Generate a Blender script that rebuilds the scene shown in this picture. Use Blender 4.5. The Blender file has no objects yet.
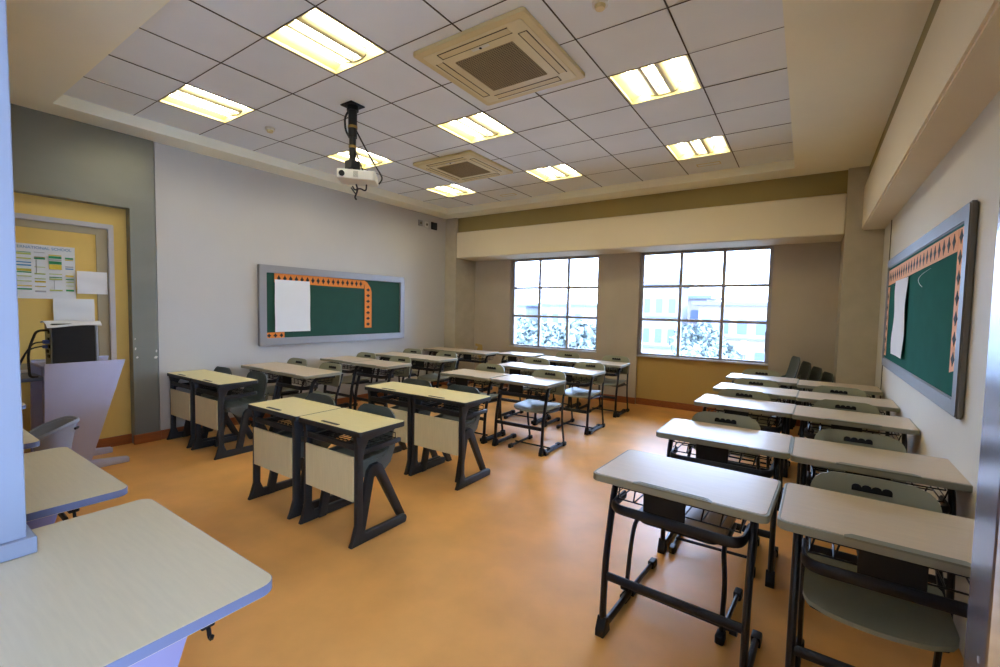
import bpy, bmesh, math, random
from mathutils import Vector, Matrix
R = math.radians
random.seed(7)
scn = bpy.context.scene
COL = scn.collection

# ------------------------------------------------------------------ materials
def lin(c):
    return tuple(((v/255)/12.92 if v/255 <= .04045 else (((v/255)+.055)/1.055)**2.4) for v in c)
def new_mat(name):
    m = bpy.data.materials.new(name); m.use_nodes = True
    nt = m.node_tree; b = nt.nodes['Principled BSDF']
    return m, nt, b
def mat(name, rgb, rough=.5, metal=0., noise=0., scale=8., bump=0., bscale=60., stretch=None, spec=.5, coat=0.):
    m, nt, b = new_mat(name)
    c = lin(rgb)
    b.inputs['Base Color'].default_value = (*c, 1)
    b.inputs['Roughness'].default_value = rough
    b.inputs['Metallic'].default_value = metal
    b.inputs['Specular IOR Level'].default_value = spec
    if coat: b.inputs['Coat Weight'].default_value = coat; b.inputs['Coat Roughness'].default_value = .15
    tc = nt.nodes.new('ShaderNodeTexCoord'); mp = nt.nodes.new('ShaderNodeMapping')
    nt.links.new(tc.outputs['Object'], mp.inputs['Vector'])
    if stretch: mp.inputs['Scale'].default_value = stretch
    n = nt.nodes.new('ShaderNodeTexNoise'); n.inputs['Scale'].default_value = scale; n.inputs['Detail'].default_value = 5
    nt.links.new(mp.outputs[0], n.inputs['Vector'])
    r = nt.nodes.new('ShaderNodeMapRange'); k = noise if noise else .03
    r.inputs['From Min'].default_value = .25; r.inputs['From Max'].default_value = .75
    r.inputs['To Min'].default_value = 1-k; r.inputs['To Max'].default_value = 1+k
    nt.links.new(n.outputs['Fac'], r.inputs['Value'])
    mx = nt.nodes.new('ShaderNodeMix'); mx.data_type = 'RGBA'; mx.blend_type = 'MULTIPLY'; mx.inputs['Factor'].default_value = 1
    mx.inputs[6].default_value = (*c, 1)
    nt.links.new(r.outputs[0], mx.inputs[7]); nt.links.new(mx.outputs[2], b.inputs['Base Color'])
    if bump:
        n2 = nt.nodes.new('ShaderNodeTexNoise'); n2.inputs['Scale'].default_value = bscale; n2.inputs['Detail'].default_value = 3
        nt.links.new(mp.outputs[0], n2.inputs['Vector'])
        bp = nt.nodes.new('ShaderNodeBump'); bp.inputs['Strength'].default_value = bump; bp.inputs['Distance'].default_value = .01
        nt.links.new(n2.outputs['Fac'], bp.inputs['Height']); nt.links.new(bp.outputs[0], b.inputs['Normal'])
    return m
def emit(name, rgb, s):
    m, nt, b = new_mat(name)
    b.inputs['Base Color'].default_value = (*rgb, 1)
    b.inputs['Emission Color'].default_value = (*rgb, 1); b.inputs['Emission Strength'].default_value = s
    return m
def glass_mat():
    m = bpy.data.materials.new('window_glass'); m.use_nodes = True; nt = m.node_tree; nt.nodes.clear()
    o = nt.nodes.new('ShaderNodeOutputMaterial'); t = nt.nodes.new('ShaderNodeBsdfTransparent'); g = nt.nodes.new('ShaderNodeBsdfGlossy')
    t.inputs[0].default_value = (.95, .97, 1, 1); g.inputs['Roughness'].default_value = .02
    lw = nt.nodes.new('ShaderNodeFresnel'); lw.inputs['IOR'].default_value = 1.45
    mx = nt.nodes.new('ShaderNodeMixShader')
    nt.links.new(lw.outputs[0], mx.inputs[0]); nt.links.new(t.outputs[0], mx.inputs[1]); nt.links.new(g.outputs[0], mx.inputs[2])
    nt.links.new(mx.outputs[0], o.inputs[0]); return m
M = dict(
 lilac_leg = mat('lilac_leg', (134,134,176), .5),
 grille_line = mat('grille_line_brown', (158,138,98), .7),
 floor = mat('vinyl_floor', (228,168,94), .36, noise=.12, scale=3.2, bump=.03, bscale=25, spec=.32),
 wall_grey = mat('painted_wall_grey', (190,187,182), .75, noise=.03, scale=1.5, bump=.03, bscale=90),
 wall_right = mat('painted_wall_right', (212,208,196), .7, noise=.03, scale=1.5, bump=.03, bscale=90),
 wall_win = mat('wallpaper_taupe', (187,175,156), .85, noise=.06, scale=2.5, bump=.08, bscale=130),
 niche_panel = mat('ochre_panel', (190,160,92), .7, noise=.04, scale=2),
 pillar = mat('pillar_covering', (186,176,154), .85, noise=.08, scale=6, bump=.08, bscale=150),
 olive = mat('olive_paint', (154,138,88), .8, noise=.04, scale=2),
 beam = mat('beam_plaster', (226,214,188), .85, noise=.03, scale=1.2),
 soffit = mat('soffit_plaster', (240,236,214), .9, noise=.04, scale=1.2, bump=.04, bscale=60),
 tile = mat('ceiling_tile', (226,230,232), .8, noise=.05, scale=1.3, bump=.1, bscale=160),
 dark_gap = mat('ceiling_void', (70,62,52), .9),
 steel = mat('brushed_steel', (136,138,130), .42, metal=.5, noise=.05, scale=2.5, stretch=(1,1,2)),
 steel_near = mat('brushed_steel_post', (150,150,158), .22, metal=.9, noise=.12, scale=3, stretch=(1,.35,14)),
 niche_border = mat('taupe_border', (166,156,128), .7),
 yellow = mat('yellow_paint', (224,194,112), .7, noise=.05, scale=2),
 board_yellow = mat('yellow_board', (220,188,104), .7, noise=.06, scale=2.5),
 wood = mat('skirting_wood', (150,84,40), .45, noise=.25, scale=3, stretch=(6,.6,20)),
 pier = mat('pale_blue_paint', (136,146,168), .55, noise=.03, scale=2),
 lam_a = mat('laminate_sand', (206,188,162), .42, noise=.05, scale=10, stretch=(1,14,1), coat=.1),
 lam_b = mat('laminate_cream', (234,221,164), .42, noise=.05, scale=10, stretch=(1,14,1)),
 lam_t = mat('laminate_table', (206,196,172), .4, noise=.04, scale=8, stretch=(1,12,1)),
 lam_panel = mat('laminate_modesty', (220,205,156), .45, noise=.06, scale=8, stretch=(12,1,1)),
 edge_a = mat('edge_grey_green', (140,140,122), .45),
 edge_b = mat('edge_slate', (32,36,40), .5),
 edge_t = mat('edge_violet_blue', (104,116,150), .45),
 groove = mat('groove_grey_green', (120,122,104), .4),
 black = mat('black_plastic', (10,11,15), .5, spec=.3),
 navy = mat('navy_steel', (12,15,26), .38, spec=.4),
 slate = mat('slate_plastic', (28,32,36), .5, noise=.05),
 shell = mat('shell_grey_green', (80,88,84), .45, noise=.04),
 wood_dark = mat('dark_brown_seat', (92,70,46), .35, noise=.05),
 seat_a = mat('seat_sage', (148,148,124), .4, noise=.03),
 bucket = mat('bucket_grey', (140,146,158), .4),
 lilac = mat('lilac_laminate', (176,178,208), .5, noise=.02),
 green = mat('board_green', (18,66,50), .85, noise=.10, scale=6),
 green_r = mat('board_teal', (24,94,82), .95, noise=.08, scale=6, spec=.1),
 alu_dark = mat('aluminium_frame_dull', (116,114,108), .5, metal=.2),
 alu = mat('aluminium_frame', (150,148,148), .45, metal=.3),
 paper = mat('white_paper', (224,226,228), .8, noise=.02, scale=3),
 orange = mat('orange_card', (226,132,50), .8, noise=.06),
 orange_r = mat('salmon_card', (236,176,130), .8, noise=.06),
 ink = mat('black_print', (26,28,26), .8),
 alu_win = mat('window_frame_grey', (168,164,166), .5, metal=.3),
 sill = mat('window_sill_white', (190,188,190), .6),
 white = mat('white_plastic', (218,214,204), .5),
 cream = mat('aged_cream_plastic', (214,197,146), .55, noise=.03),
 cream2 = mat('cream_panel', (220,208,166), .55, noise=.03),
 grille = mat('grille_brown', (74,62,40), .8),
 tray = mat('light_tray_white', (196,186,134), .5),
 fin = mat('louvre_fin', (110,104,84), .5),
 wing = mat('louvre_wing', (200,190,146), .5),
 tube = emit('fluorescent_tube', (1, .94, .78), 12),
 pc = mat('computer_black', (10,13,18), .4),
 port = mat('port_plate', (104,104,96), .4, metal=.4),
 proj = mat('projector_white', (214,212,200), .4),
 brass = mat('brass_band', (140,112,50), .4, metal=.5),
 cable = mat('cable_black', (18,18,20), .5),
 blue_plug = mat('blue_plug', (60,80,160), .5),
 pblue = mat('print_blue', (90,150,190), .8), pgreen = mat('print_green', (60,150,100), .8),
 pyellow = mat('print_yellow', (216,190,70), .8), plime = mat('print_lime', (190,200,110), .8), pgrey = mat('print_grey', (176,178,180), .8),
 bld = mat('building_pale', (128,130,134), .9, noise=.04, scale=.3),
 bld2 = mat('building_pale_pinkish', (134,124,124), .9, noise=.04, scale=.3),
 bwin = mat('building_window', (70,82,104), .4),
 broof = mat('building_roof', (92,100,116), .8),
 leaf = mat('leaf_green', (104,114,110), .7, noise=.35, scale=2),
 bark = mat('bark', (110,100,90), .9),
 ground = mat('outside_ground', (150,150,145), .9, noise=.1, scale=.2),
 glass = glass_mat(),
)

# ------------------------------------------------------------------ mesh helpers
def BM(): return bmesh.new()
def box(bm, lo, hi, bev=0., mtx=None, seg=1):
    c = [(lo[i]+hi[i])/2 for i in range(3)]; s = [abs(hi[i]-lo[i]) for i in range(3)]
    t = bmesh.new(); bmesh.ops.create_cube(t, size=1)
    for v in t.verts: v.co = Vector((v.co.x*s[0]+c[0], v.co.y*s[1]+c[1], v.co.z*s[2]+c[2]))
    if bev: bmesh.ops.bevel(t, geom=t.edges[:], offset=min(bev, min(s)*.49), segments=seg, affect='EDGES', profile=.5)
    merge(bm, t, mtx)
def merge(bm, t, mtx=None):
    if mtx is not None: t.transform(mtx)
    me = bpy.data.meshes.new('tmp'); t.to_mesh(me); t.free(); bm.from_mesh(me); bpy.data.meshes.remove(me)
def prism(bm, poly, axis, a, b, bev=0., mtx=None, seg=2):
    """extrude a 2-D polygon along axis from a to b; poly is (y,z) for x, (x,z) for y, (x,y) for z"""
    def P(u, w):
        return {'x': (w, u[0], u[1]), 'y': (u[0], w, u[1]), 'z': (u[0], u[1], w)}[axis]
    t = bmesh.new(); A = [t.verts.new(P(u, a)) for u in poly]; B = [t.verts.new(P(u, b)) for u in poly]; n = len(poly)
    t.faces.new(A); t.faces.new(B[::-1])
    for i in range(n): t.faces.new((A[i], B[i], B[(i+1) % n], A[(i+1) % n]))
    bmesh.ops.recalc_face_normals(t, faces=t.faces[:])
    if bev: bmesh.ops.bevel(t, geom=t.edges[:], offset=bev, segments=seg, affect='EDGES', profile=.5, clamp_overlap=True)
    merge(bm, t, mtx)
def rrect(x0, y0, x1, y1, r, k=5):
    o = []
    for cx, cy, a0 in ((x1-r, y0+r, -90), (x1-r, y1-r, 0), (x0+r, y1-r, 90), (x0+r, y0+r, 180)):
        for i in range(k+1):
            a = R(a0+90*i/k); o.append((cx+r*math.cos(a), cy+r*math.sin(a)))
    return o
def ring(bm, outer, inner, axis, a, b):
    def P(u, w):
        return {'x': (w, u[0], u[1]), 'y': (u[0], w, u[1]), 'z': (u[0], u[1], w)}[axis]
    t = bmesh.new(); n = len(outer)
    L = [[t.verts.new(P(u, w)) for u in q] for q in (outer, inner) for w in (a, b)]
    oa, ob, ia, ib = L
    for i in range(n):
        j = (i+1) % n
        t.faces.new((oa[i], ob[i], ob[j], oa[j])); t.faces.new((ia[i], ia[j], ib[j], ib[i]))
        t.faces.new((oa[i], oa[j], ia[j], ia[i])); t.faces.new((ob[i], ib[i], ib[j], ob[j]))
    bmesh.ops.recalc_face_normals(t, faces=t.faces[:]); merge(bm, t)
def fillet(pts, r, k=5):
    pts = [Vector(p) for p in pts]; out = [pts[0]]
    for i in range(1, len(pts)-1):
        a, p, c = pts[i-1], pts[i], pts[i+1]; d1 = (a-p); d2 = (c-p)
        rr = min(r, d1.length*.48, d2.length*.48); s = p+d1.normalized()*rr; e = p+d2.normalized()*rr
        for j in range(k+1):
            t = j/k; out.append(s*(1-t)**2+p*2*t*(1-t)+e*t*t)
    out.append(pts[-1]); return out
def tube(bm, pts, r, n=8, r2=None, up=None, mtx=None):
    """sweep an ellipse (r along the side vector, r2 along the other) along pts"""
    pts = [Vector(p) for p in pts]; r2 = r2 or r; t = bmesh.new(); rings = []
    side = None
    for i, p in enumerate(pts):
        d = (pts[min(i+1, len(pts)-1)]-pts[max(i-1, 0)]).normalized()
        if side is None:
            u = Vector(up) if up else (Vector((0, 0, 1)) if abs(d.z) < .9 else Vector((1, 0, 0)))
            side = d.cross(u).normalized() if not up else (u-d*u.dot(d)).normalized()
        else: side = (side-d*side.dot(d)).normalized()
        w = d.cross(side)
        rings.append([t.verts.new(p+side*r*math.cos(2*math.pi*j/n)+w*r2*math.sin(2*math.pi*j/n)) for j in range(n)])
    for a, b in zip(rings, rings[1:]):
        for j in range(n): t.faces.new((a[j], a[(j+1) % n], b[(j+1) % n], b[j]))
    t.faces.new(rings[0][::-1]); t.faces.new(rings[-1])
    bmesh.ops.recalc_face_normals(t, faces=t.faces[:]); merge(bm, t, mtx)
def cyl(bm, c, r, h, n=20, axis='z', r2=None, mtx=None):
    t = bmesh.new(); bmesh.ops.create_cone(t, cap_ends=True, segments=n, radius1=r, radius2=r if r2 is None else r2, depth=h)
    rot = {'z': Matrix(), 'x': Matrix.Rotation(R(90), 4, 'Y'), 'y': Matrix.Rotation(R(-90), 4, 'X')}[axis]
    t.transform(Matrix.Translation(c) @ rot); merge(bm, t, mtx)
def shell_grid(bm, fn, nu, nv, th):
    """thick sheet from fn(u,v) -> (point, normal)"""
    t = bmesh.new(); F = []; B = []
    for i in range(nu+1):
        f = []; b = []
        for j in range(nv+1):
            p, n = fn(i/nu, j/nv); p = Vector(p); n = Vector(n).normalized()
            f.append(t.verts.new(p+n*th/2)); b.append(t.verts.new(p-n*th/2))
        F.append(f); B.append(b)
    for i in range(nu):
        for j in range(nv):
            t.faces.new((F[i][j], F[i+1][j], F[i+1][j+1], F[i][j+1])); t.faces.new((B[i][j], B[i][j+1], B[i+1][j+1], B[i+1][j]))
    for i in range(nu):
        for j in (0, nv): t.faces.new((F[i][j], F[i+1][j], B[i+1][j], B[i][j]))
    for j in range(nv):
        for i in (0, nu): t.faces.new((F[i][j], F[i][j+1], B[i][j+1], B[i][j]))
    bmesh.ops.recalc_face_normals(t, faces=t.faces[:]); merge(bm, t)
def obj(name, bm, m, parent=None, smooth=True, label=None):
    me = bpy.data.meshes.new(name); bm.to_mesh(me); bm.free(); me.materials.append(M[m])
    if smooth:
        me.polygons.foreach_set('use_smooth', [True]*len(me.polygons)); me.set_sharp_from_angle(angle=R(38))
    o = bpy.data.objects.new(name, me); COL.objects.link(o)
    if parent: o.parent = parent
    if label: o['label'] = label
    return o
def tag(o, label, cat, group=None):
    o['label'] = label; o['category'] = cat
    if group: o['group'] = group
    return o
def thing(name, label, cat, loc=(0, 0, 0), rz=0, group=None):
    o = bpy.data.objects.new(name, None); COL.objects.link(o); o.empty_display_size = .1
    o.location = loc; o.rotation_euler = (0, 0, R(rz)); return tag(o, label, cat, group)
def struct(name, bm, m, parent=None, label=None, smooth=False):
    o = obj(name, bm, m, parent, smooth, label)
    if not parent: o['kind'] = 'structure'
    return o
def dup(root, loc, rz, label, group, skip=()):
    r = root.copy(); COL.objects.link(r); r.location = loc; r.rotation_euler = (0, 0, R(rz)); r['label'] = label
    if group: r['group'] = group
    for ch in list(root.children):
        if ch.name.split('.')[0] in skip: continue
        c = ch.copy(); COL.objects.link(c); c.parent = r
        for g in list(ch.children):
            d = g.copy(); COL.objects.link(d); d.parent = c
    return r

# ------------------------------------------------------------------ room
XL, YP, YW, YG = -5.664, 6.5, 7.09, 7.19
ZS, ZG = 3.126, 3.226
GX0, GX1, GY0, GY1 = -5.342, -.178, 1.10, 6.179
XP, XPR = -5.40, .33
YB = -2.4
ZB0, ZB1 = 2.39, 2.857
def xr(y): return .60+.012*y          # right-hand wall leans out slightly towards the windows
b = BM(); box(b, (-6.1, YB-.2, -.12), (1.2, 7.5, 0)); struct('floor', b, 'floor')
# left wall beyond the steel surround
b = BM(); box(b, (XL-.2, 1.925, 0), (XL, YW+.3, ZS+.3)); struct('wall_left', b, 'wall_grey')
b = BM(); box(b, (XL-.3, YB, 0), (XL-.09, 1.925, ZS+.3)); struct('wall_left', b, 'yellow')
b = BM()
prism(b, [(1.70, 0), (1.915, 0), (1.915, ZS), (YB, ZS), (YB, 2.40), (1.70, 2.40)], 'x', XL-.10, XL+.012, .003)
struct('trim_1', b, 'steel')
for k, (y, z, w, h) in enumerate(((1.735, .98, .012, .03), (1.745, .86, .02, .024), (1.90, .88, .03, .035), (1.87, .93, .012, .02), (1.73, .9, .012, .016), (1.905, .97, .012, .05))):
    pass
# chipped paint on the steel edge
b = BM()
for y, z, w, h in ((1.722, .99, .014, .03), (1.735, .90, .022, .022), (1.895, .89, .034, .03), (1.90, .955, .014, .03), (1.72, 1.09, .008, .02)):
    prism(b, [(y-w/2, z-h*.4), (y+w*.1, z-h/2), (y+w/2, z+h*.1), (y+w*.05, z+h/2), (y-w*.4, z+h*.2)], 'x', XL+.008, XL+.0135)
struct('trim_1_chips', b, 'white')
# window wall with two openings
WZ0, WZ1 = .775, ZB0
wins = ((-4.578, -2.846), (-2.178, -.388))
b = BM()
box(b, (XL-.2, YW, 0), (wins[0][0], YW+.25, ZS+.3)); box(b, (wins[0][1], YW, 0), (wins[1][0], YW+.25, ZS+.3)); box(b, (wins[1][1], YW, 0), (1.2, YW+.25, ZS+.3))
box(b, (wins[0][0], YW, 0), (wins[0][1], YW+.25, WZ0)); box(b, (wins[1][0], YW+.06, 0), (wins[1][1], YW+.25, WZ0))
box(b, (wins[0][0], YW, WZ1), (wins[1][1], YW+.25, ZS+.3))
struct('wall_window', b, 'wall_win')
b = BM(); box(b, (wins[1][0]+.002, YW+.045, .10), (wins[1][1]-.002, YW+.058, WZ0-.003)); struct('trim_2', b, 'niche_panel')
# pillars in the two far corners
b = BM(); box(b, (XL-.05, YP-.005, 0), (XP, YW+.02, ZS+.05)); struct('pillar_left', b, 'pillar')
b = BM(); box(b, (XPR, YP-.01, 0), (1.2, YW+.02, ZS+.05)); struct('pillar_right', b, 'pillar')
# boxed beams below an olive strip of wall
b = BM(); box(b, (XP, YP, ZB0), (XPR, YW+.02, ZB1), .012); struct('beam_window', b, 'beam', smooth=True)
b = BM(); box(b, (XP, YP+.05, ZB1-.02), (XPR, YW+.02, ZS+.05)); struct('trim_3', b, 'olive')
def skew(x0, x1, z0, z1, bev=0.):
    """prism along Y whose two X faces follow the right-hand wall; x0/x1 are offsets of the left face at YB and YP"""
    t = bmesh.new()
    V = [t.verts.new(p) for p in ((x0, YB, z0), (1.2, YB, z0), (1.2, YP, z0), (x1, YP, z0), (x0, YB, z1), (1.2, YB, z1), (1.2, YP, z1), (x1, YP, z1))]
    for f in ((0, 3, 2, 1), (4, 5, 6, 7), (0, 1, 5, 4), (1, 2, 6, 5), (2, 3, 7, 6), (3, 0, 4, 7)): t.faces.new([V[i] for i in f])
    bmesh.ops.recalc_face_normals(t, faces=t.faces[:])
    if bev: bmesh.ops.bevel(t, geom=t.edges[:], offset=bev, segments=2, affect='EDGES')
    bb = BM(); merge(bb, t); return bb
def skew_span(ya, yb, z0, z1):
    t = bmesh.new()
    V = [t.verts.new(p) for p in ((xr(ya), ya, z0), (1.2, ya, z0), (1.2, yb, z0), (xr(yb), yb, z0), (xr(ya), ya, z1), (1.2, ya, z1), (1.2, yb, z1), (xr(yb), yb, z1))]
    for f in ((0, 3, 2, 1), (4, 5, 6, 7), (0, 1, 5, 4), (1, 2, 6, 5), (2, 3, 7, 6), (3, 0, 4, 7)): t.faces.new([V[i] for i in f])
    bmesh.ops.recalc_face_normals(t, faces=t.faces[:]); bb = BM(); merge(bb, t); return bb
# the doorway beside the camera is open to daylight
struct('wall_right', skew_span(1.1, YP, 0, ZS+.3), 'wall_right'); struct('wall_right', skew_span(YB, -1.15, 0, ZS+.3), 'wall_right'); struct('wall_right', skew_span(-.1, 1.1, 0, 2.42), 'wall_right'); struct('wall_right', skew_span(-1.15, 1.1, 2.42, ZS+.3), 'wall_right')
struct('beam_right', skew(.392, .478, 2.424, 2.91, .012), 'beam', smooth=True)
struct('trim_4', skew(.43, .515, 2.90, ZS+.05), 'olive')
b = BM(); box(b, (xr(5.93)-.006, 5.92, 0), (xr(5.93)+.02, 5.935, 2.43)); struct('trim_5', b, 'dark_gap')
# wall behind the camera
b = BM(); box(b, (-6.1, YB-.2, 0), (1.2, YB, ZS+.3)); struct('wall_rear', b, 'wall_grey')
# ceiling: plaster soffit round a recessed tiled field
b = BM()
box(b, (-6.1, YB-.2, ZS), (1.2, GY0, ZS+.16)); box(b, (-6.1, GY1, ZS), (1.2, 7.5, ZS+.16))
box(b, (-6.1, GY0, ZS), (GX0, GY1, ZS+.16)); box(b, (GX1, GY0, ZS), (1.2, GY1, ZS+.16))
struct('ceiling_soffit', b, 'soffit')
gx = [GX1, -.742]+[-.742-.577*k for k in range(1, 8)]+[GX0]; gx = gx[::-1]
gy = [GY0]+[1.655+.557*k for k in range(8)]+[GY1]
cells = {(i, j) for i in (1, 4, 7) for j in (1, 4, 7)}
tl, bk = BM(), BM()
for i in range(len(gx)-1):
    for j in range(len(gy)-1):
        if (i, j) in cells: continue
        g = .001; dz = random.choice((0, 0, .001, .002)); rx = random.uniform(-.001, .001)
        vs = [tl.verts.new(p) for p in ((gx[i]+g, gy[j]+g, ZG+dz+rx), (gx[i]+g, gy[j+1]-g, ZG+dz-rx), (gx[i+1]-g, gy[j+1]-g, ZG+dz-rx), (gx[i+1]-g, gy[j]+g, ZG+dz+rx))]
        up = [tl.verts.new(v.co+Vector((0, 0, .012))) for v in vs]
        tl.faces.new(vs)
        for k in range(4): tl.faces.new((vs[k], up[k], up[(k+1) % 4], vs[(k+1) % 4]))
        box(bk, (gx[i], gy[j], ZG+.018), (gx[i+1], gy[j+1], ZG+.03))
struct('ceiling_tiles', tl, 'tile'); struct('ceiling_void', bk, 'dark_gap')
b = BM(); box(b, (-6.1, YB-.2, ZS+.32), (1.2, 7.5, ZS+.4))
b2 = BM()
for x in gx[1:-1]: box(b2, (x-.0042, GY0, ZG-.003), (x+.0042, GY1, ZG+.001))
for y in gy[1:-1]:
    for i in range(len(gx)-1): box(b2, (gx[i]+.0042, y-.0026, ZG-.0022), (gx[i+1]-.0042, y+.0026, ZG+.001))
struct('ceiling_grid', b2, 'dark_gap')
struct('ceiling_slab', b, 'dark_gap')
# skirting
b = BM(); box(b, (XL-.01, 1.926, 0), (XL+.016, YP, .10), .004); struct('baseboard_left', b, 'wood')
b = BM(); box(b, (XL-.10, YB, 0), (XL-.072, 1.70, .10), .004); struct('baseboard_niche', b, 'wood')
b = BM(); box(b, (XL+.0, 1.69, 0), (XL+.026, 1.926, .10), .004); struct('baseboard_surround', b, 'wood')
b = BM(); box(b, (XP, YW-.016, 0), (wins[1][0], YW+.01, .10), .004); box(b, (wins[1][1], YW-.016, 0), (XPR, YW+.01, .10), .004)
box(b, (wins[1][0], YW+.03, 0), (wins[1][1], YW+.055, .10), .004); box(b, (XL, YP-.02, 0), (XP+.016, YP, .1), .004); box(b, (XP-.005, YP-.02, 0), (XP+.016, YW, .1), .004)
box(b, (XPR-.016, YP-.026, 0), (XPR+.002, YW, .1), .004)
struct('baseboard_window', b, 'wood')
# peeled patch low on the window wall beside the corner
b = BM(); prism(b, [(-5.36, .60), (-5.30, .72), (-5.37, .74), (-5.36, .78), (-5.20, .76), (-5.19, .66), (-5.22, .5), (-5.20, .25), (-5.24, .22), (-5.27, .5)], 'y', YW-.0025, YW+.001); struct('wall_window_patch', b, 'niche_panel')
# windows
for n, (x0, x1) in enumerate(wins, 1):
    fr = BM(); y0, y1 = YG-.03, YG+.03
    zt = WZ1-.005; ww = (x1-x0-.04)/3; hh = (zt-WZ0)
    zr = [WZ0+.02, WZ0+hh*.355, WZ0+hh*.675, zt-.015]
    for k in range(4):
        w = .030 if k in (0, 3) else .022
        xc = x0+.02+ww*k; box(fr, (max(x0+.001, xc-w), y0, WZ0+.012), (min(x1-.001, xc+w), y1, zt), .004)
        box(fr, (x0+.001, y0+.004, zr[k]-.02), (x1-.001, y1-.004, zr[k]+.02), .004)
    f = struct('window_%d' % n, fr, 'alu_win')
    for k in range(3):
        for l in range(3):
            g = BM(); box(g, (x0+.02+ww*k+.018, YG-.003, zr[l]+.016), (x0+.02+ww*(k+1)-.018, YG+.003, zr[l+1]-.016)); obj('pane', g, 'glass', f, smooth=False)
    s = BM(); box(s, (x0+.001, YW-.015, WZ0-.012), (x1-.001, YG-.03, WZ0+.012), .004); obj('sill', s, 'sill', f)
    if n == 2:
        h = BM(); tube(h, fillet([(x1-.05, YG-.05, 1.22), (x1-.05, YG-.075, 1.22), (x1-.045, YG-.08, 1.0), (x1-.05, YG-.05, .95)], .02), .007, 6); obj('stay_handle', h, 'alu_win', f)
# steel post beside the camera
b = BM(); box(b, (.283, 1.087, 0), (.9, 1.2, 2.424), .003); struct('pillar_near', b, 'steel_near')
b = BM()
for y, z, s in ((1.18, .665, .010), (1.168, .60, .010), (1.128, .60, .008), (1.112, .70, .008), (1.120, .555, .007), (1.10, .76, .006), (1.14, .70, .006), (1.12, .86, .006), (1.15, .82, .005)):
    prism(b, [(y-s*.5, z-s), (y+s*.4, z-s*.6), (y+s*.5, z+s*.7), (y-s*.2, z+s)], 'x', .2815, .2845)
struct('pillar_near_chips', b, 'white')

# ------------------------------------------------------------------ ceiling lights
def make_light():
    t = thing('ceiling_light', '', 'light', (0, 0, 0), 0, 'recessed fluorescent ceiling lights')
    a, c = .270, .268
    h = BM()
    prof = [(-a, 0), (-a, .02), (-.20, .065), (-.125, .085), (.125, .085), (.20, .065), (a, .02), (a, 0), (a+.015, 0), (a+.015, .10), (-a-.015, .10), (-a-.015, 0)]
    prism(h, prof, 'y', -c, c)
    box(h, (-a-.015, -c-.008, 0), (a+.015, -c, .10)); box(h, (-a-.015, c, 0), (a+.015, c+.008, .10))
    obj('housing', h, 'tray', t, smooth=False)
    for x in (-.165, 0, .165):
        q = BM(); cyl(q, (x, 0, .052), .017, .50, 12, 'y'); obj('lamp_tube', q, 'tube', t)
    l = BM()
    for s in (-1, 1):
        box(l, (s*.050-.0025, -.25, .016), (s*.050+.0025, .25, .05))
    obj('louvre_fin', l, 'fin', t)
    for s in (-1, 1):
        w = BM()
        shell_grid(w, lambda u, v, s=s: ((s*(.052+.055*u), -.25+.5*v, .018+.030*u*u), (0, 0, 1)), 6, 2, .003)
        obj('louvre_wing', w, 'wing', t)
    e = BM()
    tube(e, [(.108*math.cos(R(k*15)), .235+.028*math.sin(R(k*15)), .022) for k in range(13)], .005, 6)
    obj('louvre_rim', e, 'fin', t)
    return t
lt = make_light()
desc = {(1, 1): 'square recessed fluorescent light nearest the brushed steel door surround', (4, 1): 'square recessed fluorescent light largest in view, left of the nearer ceiling cassette',
 (1, 4): 'square recessed fluorescent light half hidden behind the hanging projector', (4, 4): 'square recessed fluorescent light between the two ceiling cassette units',
 (7, 4): 'square recessed fluorescent light on the right side, nearer of the two there', (1, 7): 'square recessed fluorescent light in the far left corner of the tiled ceiling',
 (4, 7): 'square recessed fluorescent light in the row by the windows, middle of three', (7, 7): 'square recessed fluorescent light in the far right corner of the tiled ceiling'}
first = True
for (i, j), d in desc.items():
    loc = ((gx[i]+gx[i+1])/2, (gy[j]+gy[j+1])/2, ZG-.002)
    if first: lt.location = loc; lt['label'] = d; first = False
    else: dup(lt, loc, 0, d, 'recessed fluorescent ceiling lights')

# ------------------------------------------------------------------ cassette air conditioners
def make_ac():
    t = thing('ceiling_air_conditioner', '', 'air conditioner', group='ceiling cassette air conditioners')
    h = .448; p = BM()
    prism(p, rrect(-h, -h, h, h, .02), 'z', -.03, .0, .006); obj('panel', p, 'cream', t)
    q = BM(); prism(q, rrect(-.40, -.40, .40, .40, .02), 'z', -.034, -.028, .003); obj('inner_panel', q, 'cream2', t)
    g = BM(); n = 26; s = .235
    for k in range(n+1):
        x = -s+2*s*k/n; box(g, (x-.0022, -s, -.041), (x+.0022, s, -.033)); box(g, (-s, x-.0022, -.039), (s, x+.0022, -.033))
    k = BM(); box(k, (-s, -s, -.036), (s, s, -.0325)); bk = obj('intake_grille', g, 'grille_line', t); obj('filter', k, 'grille', bk)
    for a in range(4):
        mt = Matrix.Rotation(R(90*a), 4, 'Z')
        o = BM(); prism(o, rrect(-.28, -.368, .28, -.316, .006), 'z', -.0365, -.033, 0, mt); obj('vane', o, 'cream', t)
        d = BM(); 
        for y0, y1 in ((-.375, -.369), (-.315, -.310)): box(d, (-.285, y0, -.037), (.285, y1, -.033), 0, mt)
        box(d, (-.287, -.375, -.037), (-.284, -.310, -.033), 0, mt)
        obj('air_slot', d, 'grille', t)
    e = BM(); box(e, (-.05, -.30, -.0375), (.09, -.275, -.033), .002); obj('display', e, 'white', t)
    f = BM(); cyl(f, (.02, -.288, -.038), .010, .004, 12); obj('sensor', f, 'black', t)
    return t
ac = make_ac(); ac.location = (-1.882, 2.750, ZG-.002)
ac['label'] = 'yellowed four-way ceiling cassette air conditioner nearest the viewer'
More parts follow.
